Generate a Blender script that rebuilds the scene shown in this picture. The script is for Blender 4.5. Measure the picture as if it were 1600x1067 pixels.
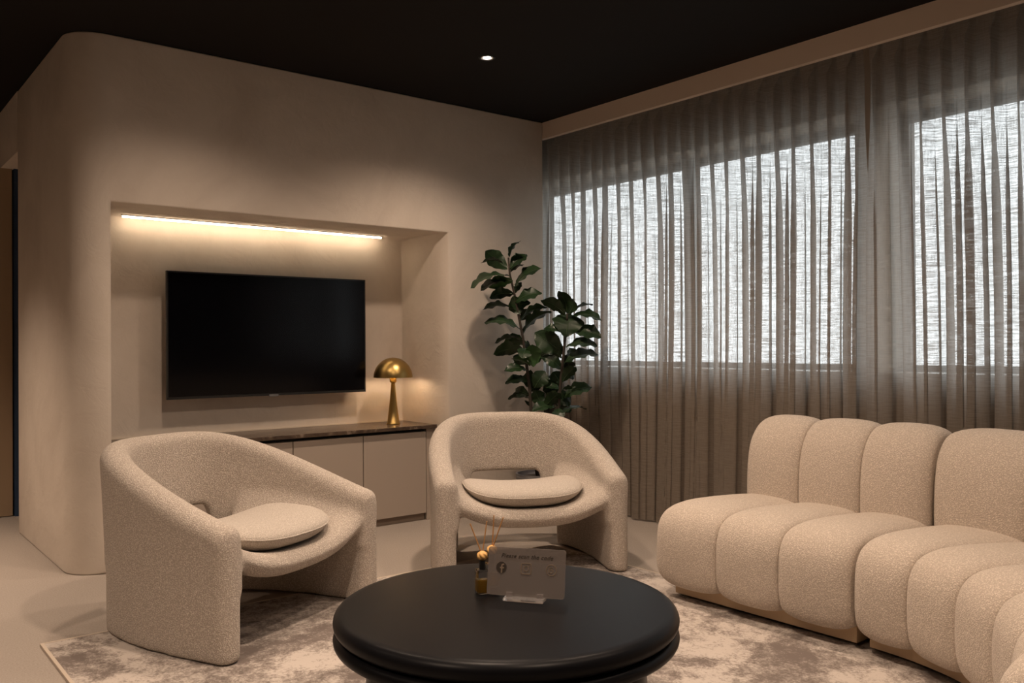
import bpy, bmesh, math, random
from math import sin, cos, pi, sqrt, radians, exp
from mathutils import Vector, Matrix, noise
random.seed(7)
SC = bpy.context.scene
COL = SC.collection
for o in list(bpy.data.objects): bpy.data.objects.remove(o)

# ------------------------------------------------------------------ camera
CX, CY, CZ, FPX = -4.025, -4.663, 1.126, 1362.0
HEAD = radians(51.3)
fwd = Vector((cos(HEAD), sin(HEAD), 0.0046)).normalized()
right0 = Vector((sin(HEAD), -cos(HEAD), 0))
up = (Vector((0, 0, 1)) + right0 * 0.0057)
zc = -fwd
xc = up.cross(zc).normalized()
yc = zc.cross(xc).normalized()
camd = bpy.data.cameras.new('camera')
cam = bpy.data.objects.new('camera', camd); COL.objects.link(cam)
cam.matrix_world = Matrix.Translation((CX, CY, CZ)) @ Matrix((xc, yc, zc)).transposed().to_4x4()
camd.sensor_width = 36.0
camd.lens = FPX / 1600.0 * 36.0
camd.clip_start = 0.05
SC.camera = cam

# ------------------------------------------------------------------ world, lights, exposure
w = bpy.data.worlds.new('daylight'); SC.world = w; w.use_nodes = True
bgn = w.node_tree.nodes['Background']
wt_c = w.node_tree.nodes.new('ShaderNodeTexCoord'); wt_s = w.node_tree.nodes.new('ShaderNodeSeparateXYZ')
wt_r = w.node_tree.nodes.new('ShaderNodeValToRGB')
w.node_tree.links.new(wt_c.outputs['Generated'], wt_s.inputs[0]); w.node_tree.links.new(wt_s.outputs['Z'], wt_r.inputs[0])
wt_r.color_ramp.elements[0].position = 0.0; wt_r.color_ramp.elements[0].color = (.22, .22, .21, 1)      # ground below the horizon
wt_r.color_ramp.elements[1].position = 0.02; wt_r.color_ramp.elements[1].color = (.95, .975, 1.0, 1)   # bright overcast above it
mr_ = w.node_tree.nodes.new('ShaderNodeMapRange'); mr_.inputs[1].default_value = -.1; mr_.inputs[2].default_value = 1.
w.node_tree.links.new(wt_s.outputs['Z'], mr_.inputs[0]); w.node_tree.links.new(mr_.outputs[0], wt_r.inputs[0])
wt_r.color_ramp.elements[1].position = 0.05
w.node_tree.links.new(wt_r.outputs[0], bgn.inputs[0]); bgn.inputs[1].default_value = 3.7
SC.view_settings.view_transform = 'Standard'
SC.view_settings.look = 'None'
SC.view_settings.gamma = 1.0
SC.view_settings.use_curve_mapping = False
SC.view_settings.exposure = 0.0
WARM = (1.0, 0.755, 0.57)
H = 2.70
# ceiling downlights: (x, y, watts, aim point or None, cone degrees)
DOWN = [(-1.15, -0.87, 21, None, 135),
        (-2.55, -0.87, 12, None, 135),
        (-1.15, -2.35, 14, None, 145),
        (-2.55, -2.35, 29, None, 145),
        (-1.15, -3.85, 9, None, 125),
        (-2.55, -3.85, 23, None, 125),
        (-4.60, -0.87, 14, None, 115),
        (-4.60, -2.90, 40, None, 130),
        (-4.35, 0.80, 54, None, 98)]  # added beyond the view to brighten the door alcove
# daylight portals at the two window openings (they only guide sampling of the sky)
def portal(y0, y1, z0, z1, x):
    ld = bpy.data.lights.new('daylight_portal', 'AREA'); ld.shape = 'RECTANGLE'
    ld.size = abs(z1 - z0); ld.size_y = abs(y1 - y0); ld.cycles.is_portal = True
    o = bpy.data.objects.new('daylight_portal', ld); COL.objects.link(o)
    o.location = (x, (y0 + y1) / 2, (z0 + z1) / 2)
    o.rotation_euler = (0, radians(90), 0)
portal(-2.22, 0.56, .97, 2.34, 0.57)
portal(-4.90, -2.34, .97, 2.34, 0.57)

# ------------------------------------------------------------------ material helpers
def mat(name, col=(.5, .5, .5), rough=.6, metal=0., spec=.5):
    m = bpy.data.materials.new(name); m.use_nodes = True
    b = m.node_tree.nodes['Principled BSDF']
    b.inputs['Base Color'].default_value = (*col, 1)
    b.inputs['Roughness'].default_value = rough
    b.inputs['Metallic'].default_value = metal
    b.inputs['Specular IOR Level'].default_value = spec
    return m
def N(m, t, **kw):
    n = m.node_tree.nodes.new(t)
    for k, v in kw.items():
        if k in n.inputs: n.inputs[k].default_value = v
        else: setattr(n, k, v)
    return n
def L(m, a, ao, b, bi): m.node_tree.links.new(a.outputs[ao], b.inputs[bi])
def coords(m, scale=(1, 1, 1)):
    t = N(m, 'ShaderNodeTexCoord'); mp = N(m, 'ShaderNodeMapping')
    mp.inputs['Scale'].default_value = scale
    L(m, t, 'Object', mp, 'Vector'); return mp
def ramp(m, src, out, stops):
    r = N(m, 'ShaderNodeValToRGB'); cr = r.color_ramp
    while len(cr.elements) < len(stops): cr.elements.new(.5)
    for e, (p, c) in zip(cr.elements, stops):
        e.position = p; e.color = (*c, 1) if len(c) == 3 else c
    L(m, src, out, r, 'Fac'); return r
def bump(m, src, out, strength, dist, prev=None):
    b = N(m, 'ShaderNodeBump', Strength=strength, Distance=dist)
    L(m, src, out, b, 'Height')
    if prev: L(m, prev, 'Normal', b, 'Normal')
    return b
def P(m): return m.node_tree.nodes['Principled BSDF']

def plaster(name, c1, c2, c3):
    m = mat(name, c2, .75, spec=.25)
    mp = coords(m, (1, 1, 1))
    n = N(m, 'ShaderNodeTexNoise', Scale=1.7, Detail=7., Roughness=.62, Distortion=.6); L(m, mp, 0, n, 'Vector')
    r = ramp(m, n, 'Fac', [(.3, c1), (.5, c2), (.72, c3)])
    L(m, r, 0, P(m), 'Base Color')
    n2 = N(m, 'ShaderNodeTexNoise', Scale=9., Detail=8., Roughness=.6, Distortion=1.2); L(m, mp, 0, n2, 'Vector')
    b = bump(m, n2, 'Fac', .18, .02)
    L(m, b, 0, P(m), 'Normal')
    return m
M = {}
M['plaster'] = plaster('microcement_plaster', (.60, .525, .45), (.67, .595, .515), (.72, .645, .565))
M['paint'] = mat('beige_wall_paint', (.50, .41, .33), .8)
M['bulk'] = mat('bulkhead_paint', (.66, .55, .46), .7)
M['ceiling'] = mat('dark_ceiling_paint', (.007, .0055, .005), .8, spec=.2)
# floor
m = M['floor'] = mat('beige_carpet', (.42, .35, .30), .95, spec=.1)
mp = coords(m)
n = N(m, 'ShaderNodeTexNoise', Scale=160., Detail=4., Roughness=.7); L(m, mp, 0, n, 'Vector')
r = ramp(m, n, 'Fac', [(.3, (.29, .25, .215)), (.7, (.41, .36, .315))]); L(m, r, 0, P(m), 'Base Color')
b = bump(m, n, 'Fac', .35, .006); L(m, b, 0, P(m), 'Normal')
# boucle
def boucle(name, lo, hi, sc=125., bs=.7):
    m = mat(name, hi, .95, spec=.12)
    mp = coords(m)
    dn = N(m, 'ShaderNodeTexNoise', Scale=sc * .6, Detail=2.); L(m, mp, 0, dn, 'Vector')
    mx = N(m, 'ShaderNodeMix', data_type='VECTOR'); mx.inputs[0].default_value = .012
    L(m, mp, 0, mx, 4); L(m, dn, 'Color', mx, 5)
    v = N(m, 'ShaderNodeTexVoronoi', Scale=sc); L(m, mx, 1, v, 'Vector')
    n = N(m, 'ShaderNodeTexNoise', Scale=sc * 1.6, Detail=3., Roughness=.7); L(m, mp, 0, n, 'Vector')
    ad = N(m, 'ShaderNodeMath', operation='SUBTRACT'); L(m, n, 'Fac', ad, 0); L(m, v, 'Distance', ad, 1)
    r = ramp(m, ad, 0, [(.0, lo), (.32, hi)]); L(m, r, 0, P(m), 'Base Color')  # crevices between loops darkened in the colour, their shade painted in
    b = bump(m, ad, 0, bs, .005); L(m, b, 0, P(m), 'Normal')
    P(m).inputs['Sheen Weight'].default_value = .12
    return m
M['boucle'] = boucle('cream_boucle', (.46, .395, .335), (.77, .70, .62), 200.)
M['boucle_cushion'] = boucle('cream_boucle_cushion', (.54, .475, .41), (.77, .70, .62), 220.)
M['boucle_sofa'] = boucle('sand_boucle', (.51, .435, .365), (.74, .65, .56), 185., .45)
M['oak'] = mat('pale_wood_plinth', (.56, .41, .26), .5)
M['rugedge'] = mat('rug_binding', (.52, .44, .36), .9)
# rug
m = M['rug'] = mat('distressed_rug', (.4, .36, .33), .95, spec=.1)
mp = coords(m, (1, 1, 1))
n1 = N(m, 'ShaderNodeTexNoise', Scale=2.3, Detail=10., Roughness=.68, Distortion=.5); L(m, mp, 0, n1, 'Vector')
mp2 = coords(m, (1.2, 1, 1))
n2 = N(m, 'ShaderNodeTexNoise', Scale=85., Detail=5., Roughness=.8); L(m, mp2, 0, n2, 'Vector')
n3 = N(m, 'ShaderNodeTexNoise', Scale=12., Detail=12., Roughness=.85, Distortion=.3); L(m, mp2, 0, n3, 'Vector')
a1 = N(m, 'ShaderNodeMath', operation='MULTIPLY_ADD'); L(m, n2, 'Fac', a1, 0); a1.inputs[1].default_value = .42; L(m, n1, 'Fac', a1, 2)
a2 = N(m, 'ShaderNodeMath', operation='MULTIPLY_ADD'); L(m, n3, 'Fac', a2, 0); a2.inputs[1].default_value = .80; L(m, a1, 0, a2, 2)
mrr = N(m, 'ShaderNodeMapRange'); mrr.inputs[1].default_value = 1.01; mrr.inputs[2].default_value = 1.21; L(m, a2, 0, mrr, 0)
r = ramp(m, mrr, 0, [(.0, (.17, .14, .125)), (.32, (.26, .225, .20)), (.62, (.37, .325, .29)), (.85, (.50, .445, .40))])
L(m, r, 0, P(m), 'Base Color')
b = bump(m, n2, 'Fac', .3, .005); L(m, b, 0, P(m), 'Normal')
# table / misc
M['black'] = mat('satin_black_lacquer', (.005, .005, .006), .36, spec=.5); P(M['black']).inputs['IOR'].default_value = 1.18
M['tvbody'] = mat('black_plastic', (.008, .008, .008), .35)
M['screen'] = mat('tv_screen_glass', (.002, .002, .003), .14, spec=.16)
M['logo'] = mat('grey_logo', (.14, .14, .14), .4)
M['door'] = mat('taupe_laminate', (.40, .335, .28), .45)
M['kick'] = mat('kick_laminate', (.24, .185, .145), .5)
M['gap'] = mat('shadow_gap', (.03, .025, .02), .8)
m = M['stone'] = mat('dark_stone_top', (.06, .04, .03), .25)
mp = coords(m, (1, 1, 1)); n = N(m, 'ShaderNodeTexNoise', Scale=7., Detail=8., Distortion=2.); L(m, mp, 0, n, 'Vector')
r = ramp(m, n, 'Fac', [(.35, (.045, .03, .022)), (.6, (.10, .07, .05)), (.68, (.22, .17, .13))]); L(m, r, 0, P(m), 'Base Color')
M['sealant'] = mat('pale_sealant', (.62, .54, .44), .6)
m = M['brass'] = mat('brushed_brass', (.47, .32, .115), .33, 1.)
mp = coords(m, (1, 1, 60)); n = N(m, 'ShaderNodeTexNoise', Scale=8., Detail=3.); L(m, mp, 0, n, 'Vector')
b = bump(m, n, 'Fac', .08, .002); L(m, b, 0, P(m), 'Normal')
M['white'] = mat('white_enamel', (.8, .78, .74), .4)
def emis(name, col, s):
    m = mat(name, col); b = P(m)
    b.inputs['Emission Color'].default_value = (*col, 1); b.inputs['Emission Strength'].default_value = s
    return m
M['led'] = emis('warm_led', (1., .79, .56), 24.)
M['bulb'] = emis('warm_bulb', (1., .72, .46), 75.)
M['downled'] = emis('downlight_led', (1., .93, .88), 12.)
M['reflector'] = mat('silver_reflector', (.8, .8, .8), .35, 1.)
M['alu'] = mat('dark_bronze_aluminium', (.10, .085, .075), .4, .6)
M['blue'] = mat('dark_blue_gap', (.04, .075, .15), .4, .3)  # darkness of the gap beside the door, put into colour
M['doorleaf'] = mat('brown_door_veneer', (.40, .285, .18), .5)
M['cord'] = mat('grey_seam_cord', (.45, .38, .31), .8)
# window glass (thin pane: light passes, sky mirrored a little)
m = M['glass'] = mat('window_glass')
nt = m.node_tree; out = nt.nodes['Material Output']
tr = N(m, 'ShaderNodeBsdfTransparent'); tr.inputs[0].default_value = (.95, .97, .97, 1)
gl = N(m, 'ShaderNodeBsdfGlossy', Roughness=.02); mix = N(m, 'ShaderNodeMixShader'); mix.inputs[0].default_value = .05
L(m, tr, 0, mix, 1); L(m, gl, 0, mix, 2); L(m, mix, 0, out, 'Surface')
# linen curtain
m = M['linen'] = mat('grey_brown_linen')
nt = m.node_tree; out = nt.nodes['Material Output']
mpa = coords(m, (1, 11, 240)); na = N(m, 'ShaderNodeTexNoise', Scale=1., Detail=5., Roughness=.65); L(m, mpa, 0, na, 'Vector')
mpb = coords(m, (1, 260, 14)); nb = N(m, 'ShaderNodeTexNoise', Scale=1., Detail=3., Roughness=.6); L(m, mpb, 0, nb, 'Vector')
mpc = coords(m, (1, 1.3, 2.2)); nc = N(m, 'ShaderNodeTexNoise', Scale=1.5, Detail=3.); L(m, mpc, 0, nc, 'Vector')
s1 = N(m, 'ShaderNodeMath', operation='MULTIPLY_ADD'); L(m, nb, 'Fac', s1, 0); s1.inputs[1].default_value = .35; L(m, na, 'Fac', s1, 2)
rt = ramp(m, s1, 0, [(.53, (.045,) * 3), (.65, (.145,) * 3), (.76, (.32,) * 3)])
rc = ramp(m, s1, 0, [(.45, (.34, .285, .235)), (.85, (.44, .375, .31))])
df = N(m, 'ShaderNodeBsdfDiffuse'); L(m, rc, 0, df, 'Color')
tl = N(m, 'ShaderNodeBsdfTranslucent'); tl.inputs[0].default_value = (.42, .405, .385, 1)
mx1 = N(m, 'ShaderNodeMixShader'); mx1.inputs[0].default_value = .5; L(m, df, 0, mx1, 1); L(m, tl, 0, mx1, 2)
tp = N(m, 'ShaderNodeBsdfTransparent')
mx2 = N(m, 'ShaderNodeMixShader'); L(m, rt, 0, mx2, 0); L(m, mx1, 0, mx2, 1); L(m, tp, 0, mx2, 2)
L(m, mx2, 0, out, 'Surface')
bb = bump(m, s1, 0, .3, .002); L(m, bb, 0, df, 'Normal')
# plant
m = M['leaf'] = mat('fig_leaf', (.020, .050, .016), .38, spec=.4)
mp = coords(m, (1, 1, 1)); n = N(m, 'ShaderNodeTexNoise', Scale=14., Detail=3.); L(m, mp, 0, n, 'Vector')
r = ramp(m, n, 'Fac', [(.3, (.007, .020, .007)), (.7, (.016, .040, .013))]); L(m, r, 0, P(m), 'Base Color')
M['leaf_young'] = mat('young_fig_leaf', (.03, .08, .022), .38, spec=.4)
M['vein'] = mat('leaf_vein', (.03, .06, .02), .5)
M['bark'] = mat('fig_bark', (.035, .026, .018), .9)
M['soil'] = mat('soil', (.02, .014, .01), 1.)
m = M['pot'] = mat('marbled_grey_pot', (.2, .2, .22), .35)
mp = coords(m, (2, 2, 22)); n = N(m, 'ShaderNodeTexNoise', Scale=1.6, Detail=6., Distortion=1.); L(m, mp, 0, n, 'Vector')
r = ramp(m, n, 'Fac', [(.4, (.09, .09, .10)), (.55, (.18, .18, .19)), (.66, (.42, .42, .42))]); L(m, r, 0, P(m), 'Base Color')
# acrylic, diffuser
m = M['frost'] = mat('frosted_acrylic', (.20, .17, .155), .45)
P(m).inputs['Transmission Weight'].default_value = 0
nt = m.node_tree; out = nt.nodes['Material Output']
tp = N(m, 'ShaderNodeBsdfTransparent'); tp.inputs[0].default_value = (.85, .84, .83, 1)
mx = N(m, 'ShaderNodeMixShader'); mx.inputs[0].default_value = .50
L(m, P(m), 0, mx, 2); L(m, tp, 0, mx, 1); L(m, mx, 0, out, 'Surface')
M['clear'] = mat('clear_acrylic', (.95, .90, .88), .03); P(M['clear']).inputs['Transmission Weight'].default_value = .9; P(M['clear']).inputs['IOR'].default_value = 1.3
M['print'] = mat('brown_print', (.030, .022, .016), .5)
M['printpale'] = mat('bronze_mirror_print', (.42, .33, .25), .3, .7)
M['bottle'] = mat('bottle_glass', (1, 1, 1), .02); P(M['bottle']).inputs['Transmission Weight'].default_value = 1.; P(M['bottle']).inputs['IOR'].default_value = 1.3
M['oil'] = mat('amber_oil', (.38, .22, .03), .1); P(M['oil']).inputs['Transmission Weight'].default_value = .5
M['reed'] = mat('reed_stick', (.52, .27, .10), .7)
M['cork'] = mat('honey_wood_ball', (.72, .42, .14), .6)
M['collar'] = mat('black_collar', (.01, .01, .01), .4)

# ------------------------------------------------------------------ mesh helpers
def add_box(bm, x0, x1, y0, y1, z0, z1, bev=0., seg=2):
    vs = [bm.verts.new((x, y, z)) for x in (x0, x1) for y in (y0, y1) for z in (z0, z1)]
    fs = [(0, 1, 3, 2), (4, 6, 7, 5), (0, 4, 5, 1), (2, 3, 7, 6), (0, 2, 6, 4), (1, 5, 7, 3)]
    nf = [bm.faces.new([vs[i] for i in f]) for f in fs]
    if bev > 0:
        es = list({e for f in nf for e in f.edges})
        bmesh.ops.bevel(bm, geom=es, offset=bev, segments=seg, affect='EDGES', profile=.5)
def add_lathe(bm, prof, n=48, c=(0, 0, 0), cap=True):
    rings = []
    for r, z in prof:
        rings.append([bm.verts.new((c[0] + r * cos(2 * pi * i / n), c[1] + r * sin(2 * pi * i / n), c[2] + z)) for i in range(n)] if r > 1e-6
                     else [bm.verts.new((c[0], c[1], c[2] + z))])
    for a, b in zip(rings, rings[1:]):
        if len(a) == 1 and len(b) == 1: continue
        for i in range(n):
            j = (i + 1) % n
            if len(a) == 1: bm.faces.new((a[0], b[j], b[i]))
            elif len(b) == 1: bm.faces.new((a[i], a[j], b[0]))
            else: bm.faces.new((a[i], a[j], b[j], b[i]))
def add_tube(bm, pts, rad, n=8):
    pts = [Vector(p) for p in pts]; rings = []
    for i, p in enumerate(pts):
        d = (pts[min(i + 1, len(pts) - 1)] - pts[max(i - 1, 0)]).normalized()
        a = d.cross(Vector((0, 0, 1)))
        if a.length < 1e-3: a = Vector((1, 0, 0))
        a.normalize(); b = d.cross(a).normalized()
        r = rad[i] if isinstance(rad, (list, tuple)) else rad
        rings.append([bm.verts.new(p + a * r * cos(2 * pi * k / n) + b * r * sin(2 * pi * k / n)) for k in range(n)])
    for r0, r1 in zip(rings, rings[1:]):
        for k in range(n):
            bm.faces.new((r0[k], r0[(k + 1) % n], r1[(k + 1) % n], r1[k]))
    bm.faces.new(rings[0][::-1]); bm.faces.new(rings[-1])
def obj(name, bm, m, parent=None, smooth=False, loc=None):
    if isinstance(bm, bpy.types.Mesh): me = bm
    else:
        bmesh.ops.recalc_face_normals(bm, faces=bm.faces[:])
        me = bpy.data.meshes.new(name); bm.to_mesh(me); bm.free()
    if not me.materials: me.materials.append(m)
    if smooth:
        me.polygons.foreach_set('use_smooth', [True] * len(me.polygons)); me.update()
    o = bpy.data.objects.new(name, me); COL.objects.link(o)
    if parent: o.parent = parent
    if loc: o.location = loc
    return o
def box(name, m, x0, x1, y0, y1, z0, z1, parent=None, bev=0., seg=2):
    bm = bmesh.new(); add_box(bm, x0, x1, y0, y1, z0, z1, bev, seg)
    return obj(name, bm, m, parent)
def tag(o, label, cat, group=None):
    o['label'] = label; o['category'] = cat
    if group: o['group'] = group
    return o
def thing(name, label, cat, loc=(0, 0, 0), rz=0., group=None):
    o = bpy.data.objects.new(name, None); COL.objects.link(o); o.empty_display_size = .1
    o.location = loc; o.rotation_euler = (0, 0, rz)
    return tag(o, label, cat, group)
def struct(o): o['kind'] = 'structure'; return o
def sempty(name):
    o = bpy.data.objects.new(name, None); COL.objects.link(o); return struct(o)
def dup(root, loc, rz, label=None):
    r = root.copy(); COL.objects.link(r); r.location = loc; r.rotation_euler = (0, 0, rz)
    if label: r['label'] = label
    for ch in list(root.children):
        c = ch.copy(); COL.objects.link(c); c.parent = r
        for g in ch.children:
            d = g.copy(); COL.objects.link(d); d.parent = c
    return r
def bake(o):
    dg = bpy.context.evaluated_depsgraph_get(); dg.update()
    me = bpy.data.meshes.new_from_object(o.evaluated_get(dg))
    o.modifiers.clear(); o.data = me; return o

# ------------------------------------------------------------------ structure
struct(box('floor', M['floor'], -7.0, 1.2, -8.0, 2.4, -.10, 0))
struct(box('ceiling', M['ceiling'], -7.0, 1.2, -8.0, 2.4, H, H + .10))
# tv wall block with rounded corner and niche
NX0, NX1, NZ, ND = -2.86, -.86, 1.86, .50
bm = bmesh.new()
R = .17; x0, x1, y0, y1 = -3.05, 0.0, 0.0, 1.38
plan = [(x1, y0), (x1, y1), (x0, y1)]
for k in range(13):
    a = pi + (pi / 2) * k / 12
    plan.append((x0 + R + R * cos(a), y0 + R + R * sin(a)))
lo = [bm.verts.new((x, y, 0)) for x, y in plan]; hi = [bm.verts.new((x, y, H)) for x, y in plan]
bm.faces.new(lo); bm.faces.new(hi[::-1])
for i in range(len(plan)):
    j = (i + 1) % len(plan); bm.faces.new((lo[i], lo[j], hi[j], hi[i]))
wall = struct(obj('wall_back', bm, M['plaster']))
bm = bmesh.new()
# niche cutter, its mouth slightly flared at the right
vs = [(NX0, -.2), (NX1 + .05, -.2), (NX1 + .05, 0.0), (NX1, .09), (NX1 - .0, ND), (NX0, ND)]
lo = [bm.verts.new((x, y, -.05)) for x, y in vs]; hi = [bm.verts.new((x, y, NZ)) for x, y in vs]
bm.faces.new(lo); bm.faces.new(hi[::-1])
for i in range(len(vs)):
    j = (i + 1) % len(vs); bm.faces.new((lo[i], lo[j], hi[j], hi[i]))
cut = obj('niche_cutter', bm, M['plaster'])
md = wall.modifiers.new('b', 'BOOLEAN'); md.object = cut; md.operation = 'DIFFERENCE'; md.solver = 'EXACT'
bake(wall); bpy.data.objects.remove(cut)
md = wall.modifiers.new('v', 'BEVEL'); md.width = .010; md.segments = 3; md.limit_method = 'ANGLE'; md.angle_limit = radians(35); bake(wall)
wall.data.polygons.foreach_set('use_smooth', [True] * len(wall.data.polygons))
wall.data.set_sharp_from_angle(angle=radians(38))
# the rest of the shell
struct(box('wall_alcove', M['paint'], -7.0, .0, 2.05, 2.2, 0, H))
struct(box('wall_left', M['paint'], -7.1, -7.0, -8.0, 2.2, 0, H))
struct(box('wall_rear', M['paint'], -7.0, 1.0, -8.1, -8.0, 0, H))
hd = struct(box('trim_1', M['plaster'], -3.05, -2.2, 1.38, 2.05, 2.33, H))
struct(box('wall_recess', M['paint'], -2.2, -2.1, 1.38, 2.05, 0, H))
d1 = sempty('door_1')
box('door_leaf', M['doorleaf'], -3.60, -2.985, 2.00, 2.045, 0.005, 2.33, d1)
gs_ = box('dark_gap_strip', M['blue'], -2.975, -2.945, 1.98, 2.049, 0, 2.33, d1)  # dark blue strip standing in for the dark gap beside the leaf
# window wall
WX = .25; WZ0, WZ1 = .965, 2.345
wins = [(-2.22, .56), (-4.90, -2.34)]
bm = bmesh.new()
add_box(bm, WX, WX + .34, -8.0, .60, 0, WZ0)
add_box(bm, WX, WX + .34, -8.0, .60, WZ1, H)
add_box(bm, WX, WX + .34, .56, .60, WZ0, WZ1)
add_box(bm, WX, WX + .34, -2.34, -2.22, WZ0, WZ1)
add_box(bm, WX, WX + .34, -8.0, -4.90, WZ0, WZ1)
struct(obj('wall_right', bm, M['paint']))
struct(box('wall_pocket', M['plaster'], 0.0, .59, .60, 1.38, 0, H))
struct(box('trim_2', M['bulk'], 0.0, .035, -8.0, 0.60, 2.585, H))
for k, (a, b_) in enumerate(wins):
    w_ = sempty('window_%d' % (k + 1))
    bm = bmesh.new(); t = .045
    add_box(bm, WX + .25, WX + .31, a, b_, WZ0, WZ0 + t); add_box(bm, WX + .25, WX + .31, a, b_, WZ1 - t, WZ1)
    add_box(bm, WX + .25, WX + .31, a, a + t, WZ0 + t, WZ1 - t); add_box(bm, WX + .25, WX + .31, b_ - t, b_, WZ0 + t, WZ1 - t)
    obj('window_frame', bm, M['alu'], w_)
    if k == 0: ms = [-.90]
    else: ms = [-3.70]
    edges = [a + t] + [q for mm in ms for q in (mm - .045, mm + .045)] + [b_ - t]
    for mm in ms: box('mullion', M['alu'], WX + .25, WX + .31, mm - .045, mm + .045, WZ0 + t, WZ1 - t, w_)
    for i in range(0, len(edges), 2):
        box('pane', M['glass'], WX + .277, WX + .283, edges[i], edges[i + 1], WZ0 + t, WZ1 - t, w_)
    box('window_sill', M['white'], WX - .012, WX + .25, a + .002, b_ - .002, WZ0, WZ0 + .012, w_, .002)

# ------------------------------------------------------------------ curtains
def nz(x, y, s=0.): return noise.noise(Vector((x, y, s)))
def curtain(name, y0, y1, label, seed, lead=None, ztop=2.665):
    bm = bmesh.new(); ny = int(abs(y1 - y0) / .0055); nzv = 72
    rows = []
    SP = .1085
    for j in range(nzv + 1):
        t = j / nzv; z = ztop - (ztop - .012) * t
        row = []
        d = max(0., min(1., (2.52 - z) / 2.5))          # 0 at header, 1 at floor
        for i in range(ny + 1):
            s = i / ny; y = y0 + (y1 - y0) * s
            wob = (.016 + .05 * d) * nz(y * 2.1, z * .35, seed) + .012 * d * nz(y * 5., z * .4, seed + 5)
            ph = (y - y0 + wob) / SP
            k = math.floor(ph); f = ph - k
            pr = exp(-((f - .5) / .085) ** 4) - .16      # pinch pleat
            lowf = .5 - .5 * cos(2 * pi * ph)
            lowf = lowf ** .8
            amp_k = .55 + .45 * (.5 + .5 * sin(k * 2.4 + seed)) 
            sub = .5 + .5 * cos(pi * ph + 2.2 * nz(y * 1.1, seed, 3.))
            low = (.55 * lowf * (1 - .5 * d) + .75 * sub * (.3 + .7 * d)) * amp_k ** .5
            bl = min(1., d * 3.0); bl = bl * bl * (3 - 2 * bl)
            hf = 1. if z < 2.545 else max(0.12, 1 - (z - 2.545) / .02)
            off = (1 - bl) * .084 * pr * hf + bl * .085 * (low - .4) + .006 * d * nz(y * 7, z * 1., seed + 9)
            x = .115 - off
            om = .5 + .5 * sin(k * 1.7 + seed * 2) if False else .5 + .5 * sin(ph * 1.05 + seed * 2 + 1.5 * nz(y * 2., 0., seed))
            yy = y + bl * (.019 + .013 * om) * sin(4 * pi * ph + .5)
            if lead is not None:                          # leading edge drops straight and gathers
                e = max(0., 1 - abs(y - lead) / .16)
                x -= .030 * e * (.5 + .5 * bl)
            row.append(bm.verts.new((x, yy, z)))
        rows.append(row)
    for a, b in zip(rows, rows[1:]):
        for i in range(ny):
            bm.faces.new((a[i], a[i + 1], b[i + 1], b[i]))
    # folded hem along the bottom
    o = obj(name, bm, M['linen'], None, True)
    return tag(o, label, 'curtain', 'linen curtains along the window wall')
curtain('curtain', -2.345, .54, 'taupe linen curtain hanging behind the fig plant, left of the two', 1.3)
curtain('curtain', -5.2, -2.385, 'taupe linen curtain hanging behind the ribbed sofa, right of the two', 8.1, lead=-2.385)
tr_ = box('curtain_track', M['white'], .09, .14, -5.3, .57, 2.67, 2.70)
tag(tr_, 'white curtain track fixed to the ceiling behind the bulkhead', 'curtain track')

# ------------------------------------------------------------------ niche: led, tv, cabinet, worktop, lamp
led = thing('led_strip', 'thin warm LED strip light glowing under the top of the wall niche', 'strip light', (-1.88, .425, NZ))
box('channel', M['white'], -.82, .82, -.012, .012, -.006, 0.0, led)
box('diffuser', M['led'], -.815, .815, -.006, .006, -.0145, -.0062, led)

tv = thing('television', 'large wall mounted flat black television hanging in the lit niche', 'television', (-1.84, .385, 1.195))
tw, th = .632, .365
bm = bmesh.new()
bz = .008
add_box(bm, -tw, tw, 0, .022, th - bz, th); add_box(bm, -tw, tw, 0, .022, -th, -th + .014)
add_box(bm, -tw, -tw + bz, 0, .022, -th + .014, th - bz); add_box(bm, tw - bz, tw, 0, .022, -th + .014, th - bz)
obj('bezel', bm, M['tvbody'], tv)
box('screen', M['screen'], -tw + bz, tw - bz, .003, .02, -th + .014, th - bz, tv)
box('back_housing', M['tvbody'], -tw + .12, tw - .12, .022, .055, -th + .03, th - .22, tv, .01)
box('wall_bracket', M['tvbody'], -.2, .2, .055, .1148, -.15, .15, tv)
box('logo_bar', M['logo'], -.03, .03, -.002, .004, -th - .006, -th + .008, tv, .001)

cab = thing('media_cabinet', 'long taupe low media cabinet built into the niche below the television', 'cabinet', (0, 0, 0))
box('carcass', M['gap'], NX0 + .02, NX1 - .07, .115, ND - .005, .045, .585, cab)
xe = -.93
for k in range(5):
    xa = xe - .46 * (k + 1) + .0025 if k < 4 else NX0 + .004
    xb = xe - .46 * k - .0025
    box('door', M['door'], xa, xb, .093, .113, .048, .575, cab, .0015)
box('side_filler', M['door'], xe + .004, NX1 - .006, .098, .118, 0.0, .592, cab, .001)
box('kick_board', M['kick'], NX0 + .005, xe, .12, .135, 0, .044, cab)
wt = box('worktop', M['stone'], NX0 + .003, NX1 - .004, .066, ND - .004, .594, .616, None, .0015)
tag(wt, 'dark polished stone worktop along the top of the media cabinet', 'worktop')
sl = box('trim_3', M['sealant'], NX0 + .003, NX1 - .004, ND - .010, ND - .001, .616, .624); struct(sl)

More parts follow.
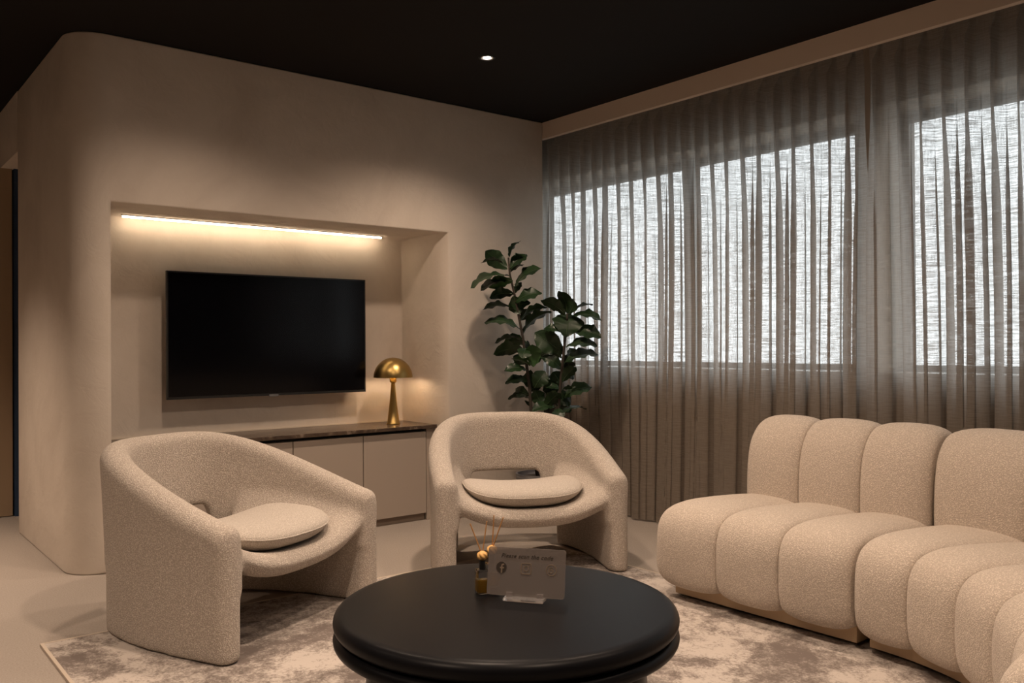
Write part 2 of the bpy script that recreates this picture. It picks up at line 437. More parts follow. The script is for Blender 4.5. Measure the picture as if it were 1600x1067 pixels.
lamp = thing('table_lamp', 'brass mushroom table lamp with domed shade standing on the worktop', 'lamp', (-1.075, .262, .617))
bm = bmesh.new(); add_lathe(bm, [(0, 0), (.044, 0), (.045, .003), (.045, .007), (.040, .012), (.030, .09), (.0215, .17), (.0155, .235), (.0125, .268), (.0125, .272), (0, .272)], 40)
obj('stem', bm, M['brass'], lamp, True).data.set_sharp_from_angle(angle=radians(50))
bm = bmesh.new(); add_lathe(bm, [(0, .268), (.0125, .268), (.022, .276), (.022, .302), (.018, .306), (0, .306)], 32)
obj('socket', bm, M['brass'], lamp, True).data.set_sharp_from_angle(angle=radians(40))
bm = bmesh.new(); Rr = .127
pr = [(0, .435)] + [(Rr * sin(a), .305 + .130 * cos(a)) for a in [pi / 2 * k / 14 for k in range(1, 15)]]
pr += [((Rr - .003) * sin(a), .305 + .127 * cos(a)) for a in [pi / 2 * k / 14 for k in range(14, 0, -1)]] + [(0, .432)]
add_lathe(bm, pr, 64)
obj('lamp_shade', bm, M['brass'], lamp, True).data.set_sharp_from_angle(angle=radians(60))
bm = bmesh.new(); add_lathe(bm, [(0, .307), (.012, .308), (.024, .33), (.026, .345), (.018, .365), (0, .372)], 20)
obj('bulb', bm, M['bulb'], lamp, True)

# ------------------------------------------------------------------ downlights
dl = None
for k, (x, y, wt_, aim, cone) in enumerate(DOWN):
    lab = ['recessed ceiling downlight near the niche wall, the only one in view',
           'recessed ceiling downlight above the left armchair near the television', 'recessed ceiling downlight above the sofa end by the fig side',
           'recessed ceiling downlight above the round table', 'recessed ceiling downlight above the curved sofa corner',
           'recessed ceiling downlight behind the round table', 'recessed ceiling downlight left of the rounded wall corner',
           'recessed ceiling downlight in the open floor at the left', 'added unseen downlight brightening the alcove before the brown door'][k]
    if dl is None:
        dl = thing('ceiling_downlight', lab, 'downlight', (x, y, H), 0, 'recessed ceiling downlights')
        bm = bmesh.new(); add_lathe(bm, [(.036, -.002), (.044, -.004), (.046, -.0005), (.036, -.0005), (.036, -.002)], 40); obj('trim_ring', bm, M['tvbody'], dl, True)
        bm = bmesh.new(); add_lathe(bm, [(.034, -.003), (.020, -.0015), (.020, -.001), (.034, -.0012), (.034, -.003)], 40); obj('reflector', bm, M['white'], dl, True)
        bm = bmesh.new(); add_lathe(bm, [(0, -.0035), (.019, -.0035), (.019, -.001), (0, -.001)], 32); obj('light_source', bm, M['downled'], dl)
        r = dl
    else: r = dup(dl, (x, y, H), 0, lab)
    ld = bpy.data.lights.new('downlight_beam', 'SPOT'); ld.energy = wt_ * 6.1; ld.color = WARM
    ld.spot_size = radians(cone); ld.spot_blend = 1.0; ld.shadow_soft_size = .06
    lo_ = bpy.data.objects.new('downlight_beam', ld); COL.objects.link(lo_); lo_.location = (x, y, H - .02)

# ------------------------------------------------------------------ rug
rug = thing('rug', 'distressed grey and cream patterned rug under the armchairs and round table', 'rug', (0, 0, 0))
RT = .009
RG = .0108
RX0, RX1, RY0, RY1 = -3.36, -.80, -5.2, -.97
box('pile', M['rug'], RX0 + .012, RX1 - .012, RY0 + .012, RY1 - .012, .0005, RT, rug)
bm = bmesh.new()
add_box(bm, RX0, RX0 + .012, RY0, RY1, .0005, RT + .001); add_box(bm, RX1 - .012, RX1, RY0, RY1, .0005, RT + .001)
add_box(bm, RX0 + .012, RX1 - .012, RY1 - .012, RY1, .0005, RT + .001); add_box(bm, RX0 + .012, RX1 - .012, RY0, RY0 + .012, .0005, RT + .001)
obj('binding', bm, M['rugedge'], rug)

# ------------------------------------------------------------------ armchairs
OW, OD, NE = .478, .85, 2.8     # outer half width, depth, superellipse power
def outl(a, half, dep, n=NE):   # a 0 (front right) .. pi (front left), y grows backward
    c, s = cos(a), sin(a)
    return half * math.copysign(abs(c) ** (2 / n), c), dep * abs(s) ** (2 / n)
def ztop(y, x=None):
    if x is None: x = OW * (1 - min(.999, max(0, y) / OD) ** NE) ** (1 / NE)
    t = .72 * max(0., min(1., y / OD)) + .28 * (1 - min(1., abs(x) / OW) ** 2)
    return .485 + .250 * (sin(pi / 2 * min(1, t)) ** 1.05)
def path(n=90):
    # resample U to even steps, midline points with outward normals
    pts = [Vector((*outl(pi * i / 800, OW, OD), 0)) for i in range(801)]
    d = [0.]
    for p, q in zip(pts, pts[1:]): d.append(d[-1] + (q - p).length)
    out = []; j = 0
    for k in range(n + 1):
        t = d[-1] * k / n
        while j < 799 and d[j + 1] < t: j += 1
        f = (t - d[j]) / max(1e-9, d[j + 1] - d[j]); out.append(pts[j].lerp(pts[j + 1], f))
    res = []
    for k, p in enumerate(out):
        tg = (out[min(k + 1, n)] - out[max(k - 1, 0)]).normalized()
        nrm = Vector((tg.y, -tg.x, 0)); res.append((p, nrm))
    return res
def ribbon(bm, ks, zb, zt, th0, th1, lean=0.):
    """thick upright band following the U: zb / zt functions of outline point, th0 thickness at bottom, th1 at top"""
    rings = []
    ext = []
    d0 = (ks[1][0] - ks[0][0]).normalized(); d1 = (ks[-1][0] - ks[-2][0]).normalized()
    RE = .05
    kk = [(p, n_, None) for p, n_ in ks]
    for q in range(1, 7):
        a = pi / 2 * q / 6.3
        if abs(ks[0][0].y) < .03: kk.insert(0, (ks[0][0] - d0 * RE * sin(a), ks[0][1], cos(a)))
        if abs(ks[-1][0].y) < .03: kk.append((ks[-1][0] + d1 * RE * sin(a), ks[-1][1], cos(a)))
    for (p, nrm, sc_) in kk:
        b_, t_ = zb(p), zt(p); ring = []
        if sc_ is not None: t_ -= .045 * (1 - sc_)
        lo, hi = b_, t_
        K = 8; rr = min(.05, (t_ - b_) * .45)
        prof = []
        def thick(z): return th0(p) + (th1(p) - th0(p)) * max(0., min(1., (z - .2) / .5))
        def offs(z): return lean * max(0., (z - .25)) ** 1.4
        zs = [lo] + [lo + (hi - rr - lo) * q / 7 for q in range(1, 8)]
        outer = [(0 + offs(z), z) for z in zs]; inner = [(-thick(z) + offs(z), z) for z in zs]
        tt = thick(hi - rr); oc = offs(hi - rr) - tt / 2
        top = [(oc + tt / 2 * cos(pi * q / 8), hi - rr + rr * sin(pi * q / 8)) for q in range(1, 8)]
        for (o_, z) in outer + top + inner[::-1]:
            if sc_ is not None:
                mid_ = -thick(z) / 2 + offs(z); o_ = mid_ + (o_ - mid_) * sc_
            v = p + nrm * o_; ring.append(bm.verts.new((v.x, v.y, z)))
        rings.append(ring)
    for a, b in zip(rings, rings[1:]):
        for i in range(len(a)):
            j = (i + 1) % len(a); bm.faces.new((a[i], a[j], b[j], b[i]))
    bm.faces.new(rings[0][::-1]); bm.faces.new(rings[-1])
def seat_z(x, y):               # top surface of the slung seat
    h = OW * max(.05, (1 - min(.999, (max(y, 0) / OD)) ** NE)) ** (1 / NE) - .045
    u = min(1., abs(x) / max(.05, h)); zc_ = .318 - .035 * min(1, y / .5)
    za = ztop(y) - .045
    return zc_ + (za - zc_) * (u ** 2.7)
def chair_shell():
    ks = path(120)
    bm = bmesh.new()
    thp = lambda p: .100
    # side panels down to the floor
    left = [k for k in ks if k[0].x < 0 and k[0].y < .70]; rgt = [k for k in ks if k[0].x > 0 and k[0].y < .70]
    for part in (left, rgt):
        ribbon(bm, part, lambda p: 0., lambda p: ztop(p.y, p.x), thp, lambda p: .115, 0.06)
    # wrap-round back
    def zb(p):
        t = max(0., min(1., (abs(p.x) - .25) / .06)); t = t * t * (3 - 2 * t)
        return .405 * (1 - t) + .235 * t
    ribbon(bm, ks, zb, lambda p: ztop(p.y, p.x), lambda p: .115 + .02 * min(1, p.y / .6), lambda p: .115, 0.06)
    # slung seat
    n = 44; mv = 26; T = .092
    top = []; bot = []
    for j in range(mv + 1):
        v = j / mv; rt, rb = [], []
        for i in range(n + 1):
            u = -1 + 2 * i / n
            ax = abs(u) * .44
            yin = OD * max(0.02, (1 - min(.999, ax / OW) ** NE)) ** (1 / NE) - .07
            tt = max(0., min(1., (ax - .25) / .07)); tt = tt * tt * (3 - 2 * tt)
            ye = .60 * (1 - tt) + max(.05, yin) * tt
            ye = max(ye, .2)
            y = -.035 + (ye + .035) * v
            h = OW * (1 - min(.999, (max(y, 0) / OD)) ** NE) ** (1 / NE) - .05
            x = max(-h, min(h, u * .44))
            z = seat_z(x, y)
            e = min(1., v * mv / 2.2); dz = T / 2 * (1 - sqrt(max(0, 1 - (1 - e) ** 2)))
            e2 = min(1., (1 - v) * mv / 2.2); dz = max(dz, T / 2 * (1 - sqrt(max(0, 1 - (1 - e2) ** 2))))
            rt.append(bm.verts.new((x, y, z - dz))); rb.append(bm.verts.new((x, y, z - T + dz)))
        top.append(rt); bot.append(rb)
    for j in range(mv):
        for i in range(n):
            bm.faces.new((top[j][i], top[j][i + 1], top[j + 1][i + 1], top[j + 1][i]))
            bm.faces.new((bot[j][i], bot[j + 1][i], bot[j + 1][i + 1], bot[j][i + 1]))
    for i in range(n):
        bm.faces.new((top[0][i], bot[0][i], bot[0][i + 1], top[0][i + 1]))
        bm.faces.new((top[mv][i], top[mv][i + 1], bot[mv][i + 1], bot[mv][i]))
    for j in range(mv):
        bm.faces.new((top[j][0], top[j + 1][0], bot[j + 1][0], bot[j][0]))
        bm.faces.new((top[j][n], bot[j][n], bot[j + 1][n], top[j + 1][n]))
    return bm
def chair_cushion():
    bm = bmesh.new(); nu, nr = 72, 14
    A, B0 = .300, .270; cy = .262
    def pt(r, a, side):
        c, s = cos(a), sin(a); n = 2.7
        x = A * r * math.copysign(abs(c) ** (2 / n), c); y = cy + B0 * r * math.copysign(abs(s) ** (2 / n), s)
        th = .062 * (1 - r ** 3.4) ** .55 if r < 1 else 0.
        zm = seat_z(x, y) * .55 + seat_z(x * .4, y) * .45 + .054
        return Vector((x, y, zm + side * th))
    tc = bm.verts.new(pt(0, 0, 1)); bc = bm.verts.new(pt(0, 0, -1))
    rs = [1 - (1 - k / nr) ** 1.8 for k in range(1, nr + 1)]
    T_, B_ = [], []
    for r in rs[:-1]:
        T_.append([bm.verts.new(pt(r, 2 * pi * i / nu, 1)) for i in range(nu)]); B_.append([bm.verts.new(pt(r, 2 * pi * i / nu, -1)) for i in range(nu)])
    rim = [bm.verts.new(pt(1, 2 * pi * i / nu, 0)) for i in range(nu)]
    T_.append(rim); B_.append(rim)
    for i in range(nu):
        j = (i + 1) % nu
        bm.faces.new((tc, T_[0][i], T_[0][j])); bm.faces.new((bc, B_[0][j], B_[0][i]))
        for a, b in zip(T_, T_[1:]): bm.faces.new((a[i], b[i], b[j], a[j]))
        for a, b in zip(B_, B_[1:]): bm.faces.new((a[i], a[j], b[j], b[i]))
    # piping loop
    pb = bmesh.new(); pts = [pt(1, 2 * pi * i / nu, 0) for i in range(nu + 1)]
    add_tube(pb, pts, .0035, 6)
    return bm, pb
CH1 = ((-2.502, -1.422, RG), radians(26)); CH2 = ((-1.295, -1.415, RG), radians(-27))
chair = thing('armchair', 'cream boucle tub armchair at the left, below the television', 'armchair', CH1[0], CH1[1], 'sculptural cream armchairs')
sh = obj('shell', chair_shell(), M['boucle'])
md = sh.modifiers.new('r', 'REMESH'); md.mode = 'VOXEL'; md.voxel_size = .0105
md = sh.modifiers.new('s', 'SMOOTH'); md.factor = .5; md.iterations = 14
bake(sh)
zmin = min(v.co.z for v in sh.data.vertices)
for v in sh.data.vertices:
    if v.co.z < .03: v.co.z = max(0., (v.co.z - zmin) * .03 / max(.03 - zmin, 1e-6))
sh.data.polygons.foreach_set('use_smooth', [True] * len(sh.data.polygons))
if not sh.data.materials: sh.data.materials.append(M['boucle'])
sh.parent = chair
cb, pb = chair_cushion()
cu = obj('seat_cushion', cb, M['boucle_cushion'], chair, True)
obj('piping', pb, M['boucle_cushion'], cu, True)
dup(chair, CH2[0], CH2[1], 'cream boucle tub armchair in front of the fig plant and curtain')

# ------------------------------------------------------------------ ribbed sofa
ZR = RG
def prof_seat():
    # (depth d from front line toward back, z) closed profile, front at d=0
    pts = [(.10, .050), (.045, .058), (.015, .090), (.0, .165), (.0, .275), (.018, .345), (.06, .393), (.13, .418), (.24, .425), (.42, .418), (.60, .405), (.75, .39), (.80, .33), (.80, .25), (.80, .15), (.795, .08), (.77, .050), (.70, .050), (.5, .050), (.3, .050), (.2, .050), (.15, .050)]
    return pts
def prof_back():
    return [(.60, .36), (.597, .44), (.605, .55), (.63, .65), (.675, .72), (.735, .762), (.80, .772), (.865, .762), (.91, .73), (.935, .66), (.945, .5), (.945, .3), (.945, .2), (.94, .13), (.92, .10), (.90, .092), (.86, .092), (.825, .10), (.815, .14), (.812, .25), (.80, .33), (.76, .352), (.70, .355), (.65, .355), (.62, .355)]
def smooth_closed(pts, n=4):
    # Catmull-Rom round a closed profile
    out = []; k = len(pts)
    for i in range(k):
        p0, p1, p2, p3 = [Vector((*pts[(i + q) % k], 0)) for q in (-1, 0, 1, 2)]
        for j in range(n):
            t = j / n
            out.append(.5 * ((2 * p1) + (p2 - p0) * t + (2 * p0 - 5 * p1 + 4 * p2 - p3) * t * t + (3 * p1 - p0 - 3 * p2 + p3) * t ** 3))
    return out
def channel(prof, mapf, endA=.034, endB=.034, ns=18, core=((.16, .25), (.66, .25))):
    """one padded channel: profile swept between q=-1..1, pinched at the two seams"""
    pr = smooth_closed(prof); k = len(pr); cen = sum(pr, Vector()) / k
    nr = []
    for i in range(k):
        tg = (pr[(i + 1) % k] - pr[i - 1]).normalized(); nn = Vector((tg.y, -tg.x, 0))
        if nn.dot(pr[i] - cen) < 0 and False: nn = -nn
        nr.append(nn)
    area = sum(pr[i].x * pr[(i + 1) % k].y - pr[(i + 1) % k].x * pr[i].y for i in range(k))
    sg = 1 if area > 0 else -1
    bm = bmesh.new(); rings = []
    for j in range(ns + 1):
        q = -cos(pi * j / ns)
        e = endA if q < 0 else endB
        ins = e * (1 - sqrt(max(0., 1 - abs(q) ** 2.6)))
        ring = []
        for p, nn in zip(pr, nr):
            ca, cb_ = Vector((*core[0], 0)), Vector((*core[1], 0)); ab = cb_ - ca
            tq = max(0., min(1., (p - ca).dot(ab) / ab.length_squared)); dv = (ca + ab * tq) - p
            v = p + dv.normalized() * min(ins, dv.length * .6)
            ring.append(bm.verts.new(mapf(v.x, v.y, q)))
        rings.append(ring)
    for a, b in zip(rings, rings[1:]):
        for i in range(k): bm.faces.new((a[i], a[(i + 1) % k], b[(i + 1) % k], b[i]))
    bm.faces.new(rings[0][::-1]); bm.faces.new(rings[-1])
    return bm
FX = -1.13
YS = -2.06; CW = .300
sofa = thing('sofa_module', 'straight channel tufted cream boucle sofa module nearest the armchairs', 'sofa', (0, 0, ZR), 0, 'curved sectional sofa modules')
for k in range(3):
    ya = YS - CW * k; yb = ya - CW
    f = lambda d, z, q, ya=ya, yb=yb: (FX + d, (ya + yb) / 2 + (yb - ya) / 2 * q * .998, z)
    eA = .07 if k == 0 else .034; eB = .05 if k == 2 else .034
    fs = (lambda d, z, q, f=f: f(d, z, q)) if k else (lambda d, z, q, ya=YS + .045, yb=yb: (FX + d, (ya + yb) / 2 + (yb - ya) / 2 * q * .998, z))
    obj('seat_channel', channel(prof_seat(), fs, eA, eB), M['boucle_sofa'], sofa, True)
    obj('back_channel', channel(prof_back(), f, eA, eB, core=((.775, .40), (.79, .62))), M['boucle_sofa'], sofa, True)
box('plinth', M['oak'], FX + .10, FX + .86, YS - .9 + .015, YS - .02, .012, .085, sofa, .002)
box('plinth_gap_rail', M['gap'], FX + .13, FX + .83, YS - .9 + .045, YS - .05, 0, .0125, sofa)  # near-black strip, shade of the gap under the plinth put into colour
RF = .80; CCX, CCY = FX - RF, YS - 3 * CW - .012
cs = thing('sofa_module', 'curved channel tufted cream boucle sofa module at the right edge', 'sofa', (0, 0, ZR), 0, 'curved sectional sofa modules')
NC = 6; DA = radians(90 / NC)
for k in range(NC):
    def f(d, z, q, k=k):
        a = DA * (k + .5) + DA / 2 * q * .998; r = RF + d
        return (CCX + r * cos(a), CCY - r * sin(a), z)
    eA = .05 if k == 0 else .034; eB = .06 if k == NC - 1 else .034
    obj('seat_channel', channel(prof_seat(), f, eA, eB), M['boucle_sofa'], cs, True)
    obj('back_channel', channel(prof_back(), f, eA, eB, core=((.775, .40), (.79, .62))), M['boucle_sofa'], cs, True)
bm = bmesh.new(); rg = []
for i in range(25):
    a = radians(1.5) + radians(87) * i / 24
    rg.append([bm.verts.new((CCX + r * cos(a), CCY - r * sin(a), z)) for r, z in ((RF + .10, .012), (RF + .86, .012), (RF + .86, .085), (RF + .10, .085))])
for a, b in zip(rg, rg[1:]):
    for i in range(4): bm.faces.new((a[i], a[(i + 1) % 4], b[(i + 1) % 4], b[i]))
bm.faces.new(rg[0]); bm.faces.new(rg[-1][::-1])
obj('plinth', bm, M['oak'], cs)
bm = bmesh.new(); rg = []
for i in range(25):
    a = radians(3) + radians(84) * i / 24
    rg.append([bm.verts.new((CCX + r * cos(a), CCY - r * sin(a), z)) for r, z in ((RF + .13, 0), (RF + .83, 0), (RF + .83, .0125), (RF + .13, .0125))])
for a, b in zip(rg, rg[1:]):
    for i in range(4): bm.faces.new((a[i], a[(i + 1) % 4], b[(i + 1) % 4], b[i]))
bm.faces.new(rg[0]); bm.faces.new(rg[-1][::-1])
obj('plinth_gap_rail', bm, M['gap'], cs)  # same near-black strip painting the dark gap below the curved plinth

# ------------------------------------------------------------------ round table
TZ = .360; TX, TY = -2.414, -2.618
tab = thing('coffee_table', 'round matt black coffee table with a double edged top and drum base', 'table', (TX, TY, RG))
Z = TZ - RG
bm = bmesh.new()
pr = [(0, Z), (.470, Z)]
for k in range(1, 13):
    a = pi / 2 - pi * k / 12; pr.append((.478 + .030 * cos(a), Z - .028 + .028 * sin(a)))
pr += [(.47, Z - .0565), (0, Z - .0565)]
add_lathe(bm, pr, 128); obj('tabletop', bm, M['black'], tab, True).data.set_sharp_from_angle(angle=radians(60))
bm = bmesh.new(); pr = [(0, Z - .057), (.488, Z - .057)]
for k in range(1, 11):
    a = pi / 2 - pi * k / 10; pr.append((.486 + .022 * cos(a), Z - .077 + .020 * sin(a)))
pr += [(.40, Z - .112), (0, Z - .112)]
add_lathe(bm, pr, 128); obj('lower_rim', bm, M['black'], tab, True).data.set_sharp_from_angle(angle=radians(60))
bm = bmesh.new(); pr = [(0, Z - .112), (.36, Z - .112)]
zt_ = Z - .112
for k in range(0, 17):
    a = pi / 2 - pi * k / 16; pr.append((.355 + .06 * cos(a), zt_ / 2 + zt_ / 2 * sin(a)))
pr += [(0, 0)]
add_lathe(bm, pr, 128); obj('drum_base', bm, M['black'], tab, True)

# ------------------------------------------------------------------ reed diffusers
def diffuser(loc, reeds, label, first=None):
    t = thing('reed_diffuser', label, 'diffuser', loc, radians(-20), 'reed diffusers on the round table')
    bm = bmesh.new(); add_box(bm, -.020, .020, -.020, .020, 0, .074, .006, 3); obj('bottle', bm, M['bottle'], t, True)
    bm = bmesh.new(); add_box(bm, -.0165, .0165, -.0165, .0165, .005, .045, .004, 2); obj('oil', bm, M['oil'], t)
    bm = bmesh.new(); add_lathe(bm, [(0, .074), (.010, .074), (.010, .102), (0, .102)], 20); obj('collar', bm, M['collar'], t)
    bm = bmesh.new(); bmesh.ops.create_icosphere(bm, subdivisions=4, radius=.0165)
    for v in bm.verts:
        a = math.atan2(v.co.y, v.co.x); el = v.co.z / .0165
        v.co *= 1 + .09 * sin(6 * a + 5 * el) * (1 - el * el)
        v.co.z *= .9; v.co.z += .116
    obj('wood_flower', bm, M['cork'], t, True)
    for (dx, dy, hh) in reeds:
        bm = bmesh.new(); add_tube(bm, [(0, 0, .118), (dx, dy, hh)], .0021, 6); obj('reed', bm, M['reed'], t)
    return t
diffuser((-2.410, -2.494, TZ), [(-.035, .012, .215), (.014, -.004, .222)], 'glass reed diffuser with black collar and honey wood flower at the sign edge')
diffuser((-2.340, -2.452, TZ), [(.006, -.004, .226), (.030, -.026, .222)], 'glass reed diffuser standing behind the frosted acrylic sign')

# ------------------------------------------------------------------ acrylic sign
sg_c = Vector((-2.357, -2.636, TZ)); yaw = math.atan2(-.195, .139)
sign = thing('acrylic_sign', 'small frosted acrylic sign with social media icons on the round table', 'sign', sg_c, yaw)
SW, SH_ = .121, .142
tilt = radians(-12)
def T(x, z, y=0.):   # sign plane: x along width, z up the plate, y behind
    return Vector((x, y * cos(tilt) + (z) * sin(-tilt), .010 + z * cos(tilt) - y * sin(-tilt) * -1 * 0))
bm = bmesh.new()
def rr_poly(hw, z0, z1, r, n=6):
    pts = []
    for cx_, cz_, a0 in ((hw - r, z0 + r, -pi / 2), (hw - r, z1 - r, 0), (-hw + r, z1 - r, pi / 2), (-hw + r, z0 + r, pi)):
        for k in range(n + 1):
            a = a0 + pi / 2 * k / n; pts.append((cx_ + r * cos(a), cz_ + r * sin(a)))
    return pts
def prism(bm, pts, y0, y1):
    a = [bm.verts.new(T(x, z, y0)) for x, z in pts]; b = [bm.verts.new(T(x, z, y1)) for x, z in pts]
    bm.faces.new(a); bm.faces.new(b[::-1])
    for i in range(len(pts)):
        j = (i + 1) % len(pts); bm.faces.new((a[i], b[i], b[j], a[j]))
prism(bm, rr_poly(SW, 0, SH_, .008), -.0, .003); obj('plate', bm, M['frost'], sign)
bm = bmesh.new(); add_box(bm, -.062, .062, -.026, .022, 0.0003, .0095, .001, 1)
obj('foot', bm, M['clear'], sign)
box('grip', M['clear'], -.058, -.038, -.006, -.0015, .0095, .022, sign); box('grip', M['clear'], .038, .058, -.006, -.0015, .0095, .022, sign)
def ring(bm, cx_, cz_, r0, r1, y0=-.0009, y1=-.0001, a0=0., a1=2 * pi, n=28):
    full = abs(a1 - a0) > 6.28
    A = []
    m_ = n if full else n + 1
    for k in range(m_):
        a = a0 + (a1 - a0) * k / n
        A.append([bm.verts.new(T(cx_ + r * cos(a), cz_ + r * sin(a), y)) for r, y in ((r0, y0), (r1, y0), (r1, y1), (r0, y1))])
    for k in range(n if full else n):
        a, b = A[k], A[(k + 1) % m_]
        for i in range(4): bm.faces.new((a[i], a[(i + 1) % 4], b[(i + 1) % 4], b[i]))
def flat(bm, pts, y0=-.0009, y1=-.0001): prism(bm, pts, y0, y1)
def circ(cx_, cz_, r, n=28): return [(cx_ + r * cos(2 * pi * k / n), cz_ + r * sin(2 * pi * k / n)) for k in range(n)]
IZ = .082
bm = bmesh.new(); flat(bm, circ(-.078, IZ, .0165)); obj('round_icon', bm, M['print'], sign)
bm = bmesh.new()
flat(bm, [(-.079, IZ - .0165), (-.0745, IZ - .0165), (-.0745, IZ - .003), (-.070, IZ - .003), (-.0695, IZ + .0012), (-.0745, IZ + .0012), (-.0745, IZ + .005), (-.073, IZ + .007), (-.0695, IZ + .007), (-.0695, IZ + .011), (-.074, IZ + .011), (-.078, IZ + .0085), (-.079, IZ + .005), (-.079, IZ + .0012), (-.0825, IZ + .0012), (-.0825, IZ - .003), (-.079, IZ - .003)], -.0018, -.0009)
obj('letter', bm, M['printpale'], sign)
bm = bmesh.new()
op = rr_poly(.0165, -.0165, .0165, .005); ip = rr_poly(.0142, -.0142, .0142, .004)
cxs = 0.0
A = [[bm.verts.new(T(cxs + p[0], IZ + p[1], y)) for p, y in ((o_, -.0012), (i_, -.0012), (i_, -.0001), (o_, -.0001))] for o_, i_ in zip(op, ip)]
for k in range(len(A)):
    a, b = A[k], A[(k + 1) % len(A)]
    for i in range(4): bm.faces.new((a[i], a[(i + 1) % 4], b[(i + 1) % 4], b[i]))
ring(bm, cxs, IZ, .0068, .0090); flat(bm, circ(cxs + .0098, IZ + .0098, .0018, 10))
obj('camera_icon', bm, M['printpale'], sign)
bm = bmesh.new(); ring(bm, .078, IZ, .0142, .0168); ring(bm, .078, IZ - .003, .004, .0065); ring(bm, .0785, IZ - .001, .0085, .0105, a0=pi * .35, a1=pi * 1.25)
obj('swirl_icon', bm, M['printpale'], sign)
cu_ = bpy.data.curves.new('sign_text', 'FONT'); cu_.body = 'Please scan the code'; cu_.size = .0178; cu_.align_x = 'CENTER'; cu_.shear = .35; cu_.extrude = .0003; cu_.space_character = 1.08
to = bpy.data.objects.new('lettering', cu_); COL.objects.link(to)
dg = bpy.context.evaluated_depsgraph_get(); tme = bpy.data.meshes.new_from_object(to.evaluated_get(dg)); bpy.data.objects.remove(to)
for v in tme.vertices: v.co = T(v.co.x, .112 + v.co.y, -.0006 - v.co.z)
tme.materials.clear(); tme.materials.append(M['print']); obj('lettering', tme, M['print'], sign)

# ------------------------------------------------------------------ fiddle leaf fig
def PW(cx_, cy_, depth):       # where a stem or leaf stands: picture crop unit -> metres at a chosen depth
    u = 700 + .2998 * cx_; v = 350 + .2998 * cy_
    return Vector((CX, CY, CZ)) + depth * (fwd + xc * ((u - 800) / FPX) + yc * ((533.5 - v) / FPX))
PD = 5.62
potc = Vector((-.36, -.36, 0))
fig = thing('potted_fig', 'tall potted fiddle leaf fig with dark glossy leaves in the room corner', 'plant', potc)
inv = -potc
bm = bmesh.new(); add_lathe(bm, [(0, 0), (.105, 0), (.115, .01), (.150, .27), (.152, .30), (.140, .30), (.136, .27), (0, .27)], 48)
obj('pot', bm, M['pot'], fig, True).data.set_sharp_from_angle(angle=radians(50))
bm = bmesh.new(); add_lathe(bm, [(0, .285), (.08, .283), (.137, .272), (0, .2705)], 32); obj('soil', bm, M['soil'], fig)
sa = [PW(*p, PD) for p in ((435, 985), (425, 850), (405, 700), (390, 590), (365, 460), (345, 360), (322, 260), (315, 175))]
sb = [PW(*p, PD - .06) for p in ((575, 1010), (585, 850), (598, 720), (610, 600), (620, 500), (622, 465))]
for st, base in ((sa, Vector((-.03, -.02, .27))), (sb, Vector((.03, -.02, .27)))):
    pts = [base] + [p + inv for p in st]
    bm = bmesh.new(); add_tube(bm, pts, [.012] + [.011 - .006 * i / len(st) for i in range(len(st))], 8)
    obj('stem', bm, M['bark'], fig, True)
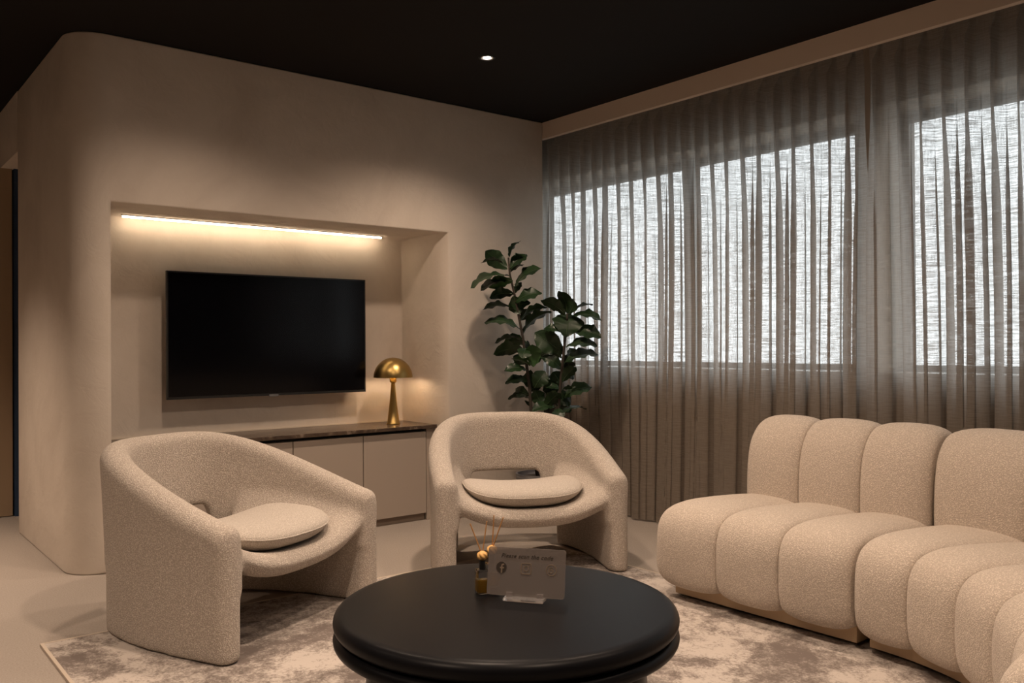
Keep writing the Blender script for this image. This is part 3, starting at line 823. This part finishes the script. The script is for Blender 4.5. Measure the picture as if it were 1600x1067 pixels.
def leaf(bx, by, tx, ty, wpx, young=False, ds=0.):
    dpt = PD + ds
    B = PW(bx, by, dpt); dd = random.uniform(-.09, .09)
    Tp = PW(tx, ty, dpt + dd)
    ax = Tp - B; Ln = ax.length; ax.normalize()
    V = (B - Vector((CX, CY, CZ))).normalized()
    side0 = ax.cross(V).normalized(); v2 = side0.cross(ax).normalized()
    wapp = wpx * .2998 * dpt / FPX
    wtrue = max(wapp * 1.12, Ln * .62); c = min(1., wapp / wtrue * 1.12); sr = sqrt(1 - c * c)
    if v2.z < 0: v2 = -v2
    sgn = 1 if random.random() < .75 else -1
    S = (side0 * c + v2 * sr * sgn * (-1 if side0.z > 0 else 1)).normalized()
    Nn = S.cross(ax).normalized()
    if Nn.z < 0: Nn = -Nn
    bm = bmesh.new(); nl, nw = 16, 8
    rows = []; seedv = random.random() * 50
    for i in range(nl + 1):
        t = i / nl
        wd = (sin(pi * min(1, t ** 1.05)) ** .55) * (.66 + .34 * sin(pi * t ** 1.5))
        if t == 0 or t == 1: wd = .03
        row = []
        for j in range(nw + 1):
            q = -1 + 2 * j / nw
            wv = .035 * sin(t * 19 + (3 if q > 0 else 0) + seedv) * abs(q) ** 3
            p = B + ax * (Ln * t) + S * (wtrue / 2 * wd * q * (1 + .05 * sin(t * 23 + seedv))) \
                + Nn * (Ln * (.14 * sin(pi * t) + wv * .8 + .10 * abs(q) * wd * .6 - .02 * (1 if (i % 3 == 0) else 0) * abs(q)))
            row.append(bm.verts.new(p + inv))
        rows.append(row)
    for a, b in zip(rows, rows[1:]):
        for j in range(nw): bm.faces.new((a[j], a[j + 1], b[j + 1], b[j]))
    ob = obj('leaf', bm, M['leaf_young'] if young else M['leaf'], fig, True)
    bm = bmesh.new()
    add_tube(bm, [p.co.copy() for p in [r_[nw // 2] for r_ in rows]] if False else
             [B + inv + ax * (Ln * t) + Nn * (Ln * (.14 * sin(pi * t)) + .001) for t in [k / 8 for k in range(9)]], [.003, .0028, .0026, .0024, .0021, .0018, .0015, .0012, .0008], 5)
    obj('vein', bm, M['vein'], ob, True)
LV = [(318,170,380,88,22),(310,235,195,140,85),(290,205,172,203,18),(322,235,412,160,55),(328,250,395,213,28),(348,330,487,230,42),(322,270,118,335,32),
 (338,295,208,330,64,1),(310,300,170,350,30),(348,365,215,385,55),(350,410,490,360,55),(340,375,372,470,80),(352,435,430,410,40),(350,445,180,448,26),
 (378,500,517,435,36),(390,565,538,456,46),(376,548,188,515,40),(398,606,243,622,22),(410,620,292,615,58,1),(405,660,236,680,66),(405,650,385,700,70),(445,745,440,628,82,1),(430,738,330,703,28,1),
 (452,735,545,660,40,1),(480,695,580,745,55),(410,760,293,766,42),(425,820,298,830,42),(450,855,505,765,85),(432,760,410,850,60),(437,915,312,912,24),(490,950,452,865,70),(500,960,585,880,70),(560,955,438,975,45),
 (612,475,482,398,60),(622,468,578,348,62),(626,470,655,390,40),(638,472,756,420,14),(645,478,803,505,38),(615,590,632,468,150),(655,560,798,590,66),(605,675,452,565,115),(590,560,500,545,40),
 (615,640,778,635,46),(620,690,672,655,40),(605,725,790,682,46),(592,700,550,665,32),(595,755,500,690,60),(590,830,545,770,60),(595,825,668,745,55),(588,860,508,850,28),(595,862,650,858,20),(600,905,752,850,62),
 (560,930,640,895,80),(590,990,722,965,20),(580,960,570,1030,60),(520,810,555,900,80)]
for l in LV:
    leaf(l[0], l[1], l[2], l[3], l[4], len(l) > 5, random.uniform(-.05, .05) + (-.05 if l[0] > 560 else 0))
for _ in range(16):
    st = random.choice([((425, 850), (395, 610)), ((395, 610), (345, 360)), ((585, 850), (600, 720)), ((590, 800), (615, 560)), ((430, 980), (410, 720)), ((575, 1000), (588, 840))])
    f = random.random(); bx = st[0][0] + (st[1][0] - st[0][0]) * f; by = st[0][1] + (st[1][1] - st[0][1]) * f
    a = random.uniform(0, 2 * pi); leaf(bx, by, bx + 75 * cos(a), by - 25 + 40 * sin(a), random.uniform(30, 62), False, random.uniform(.03, .12))
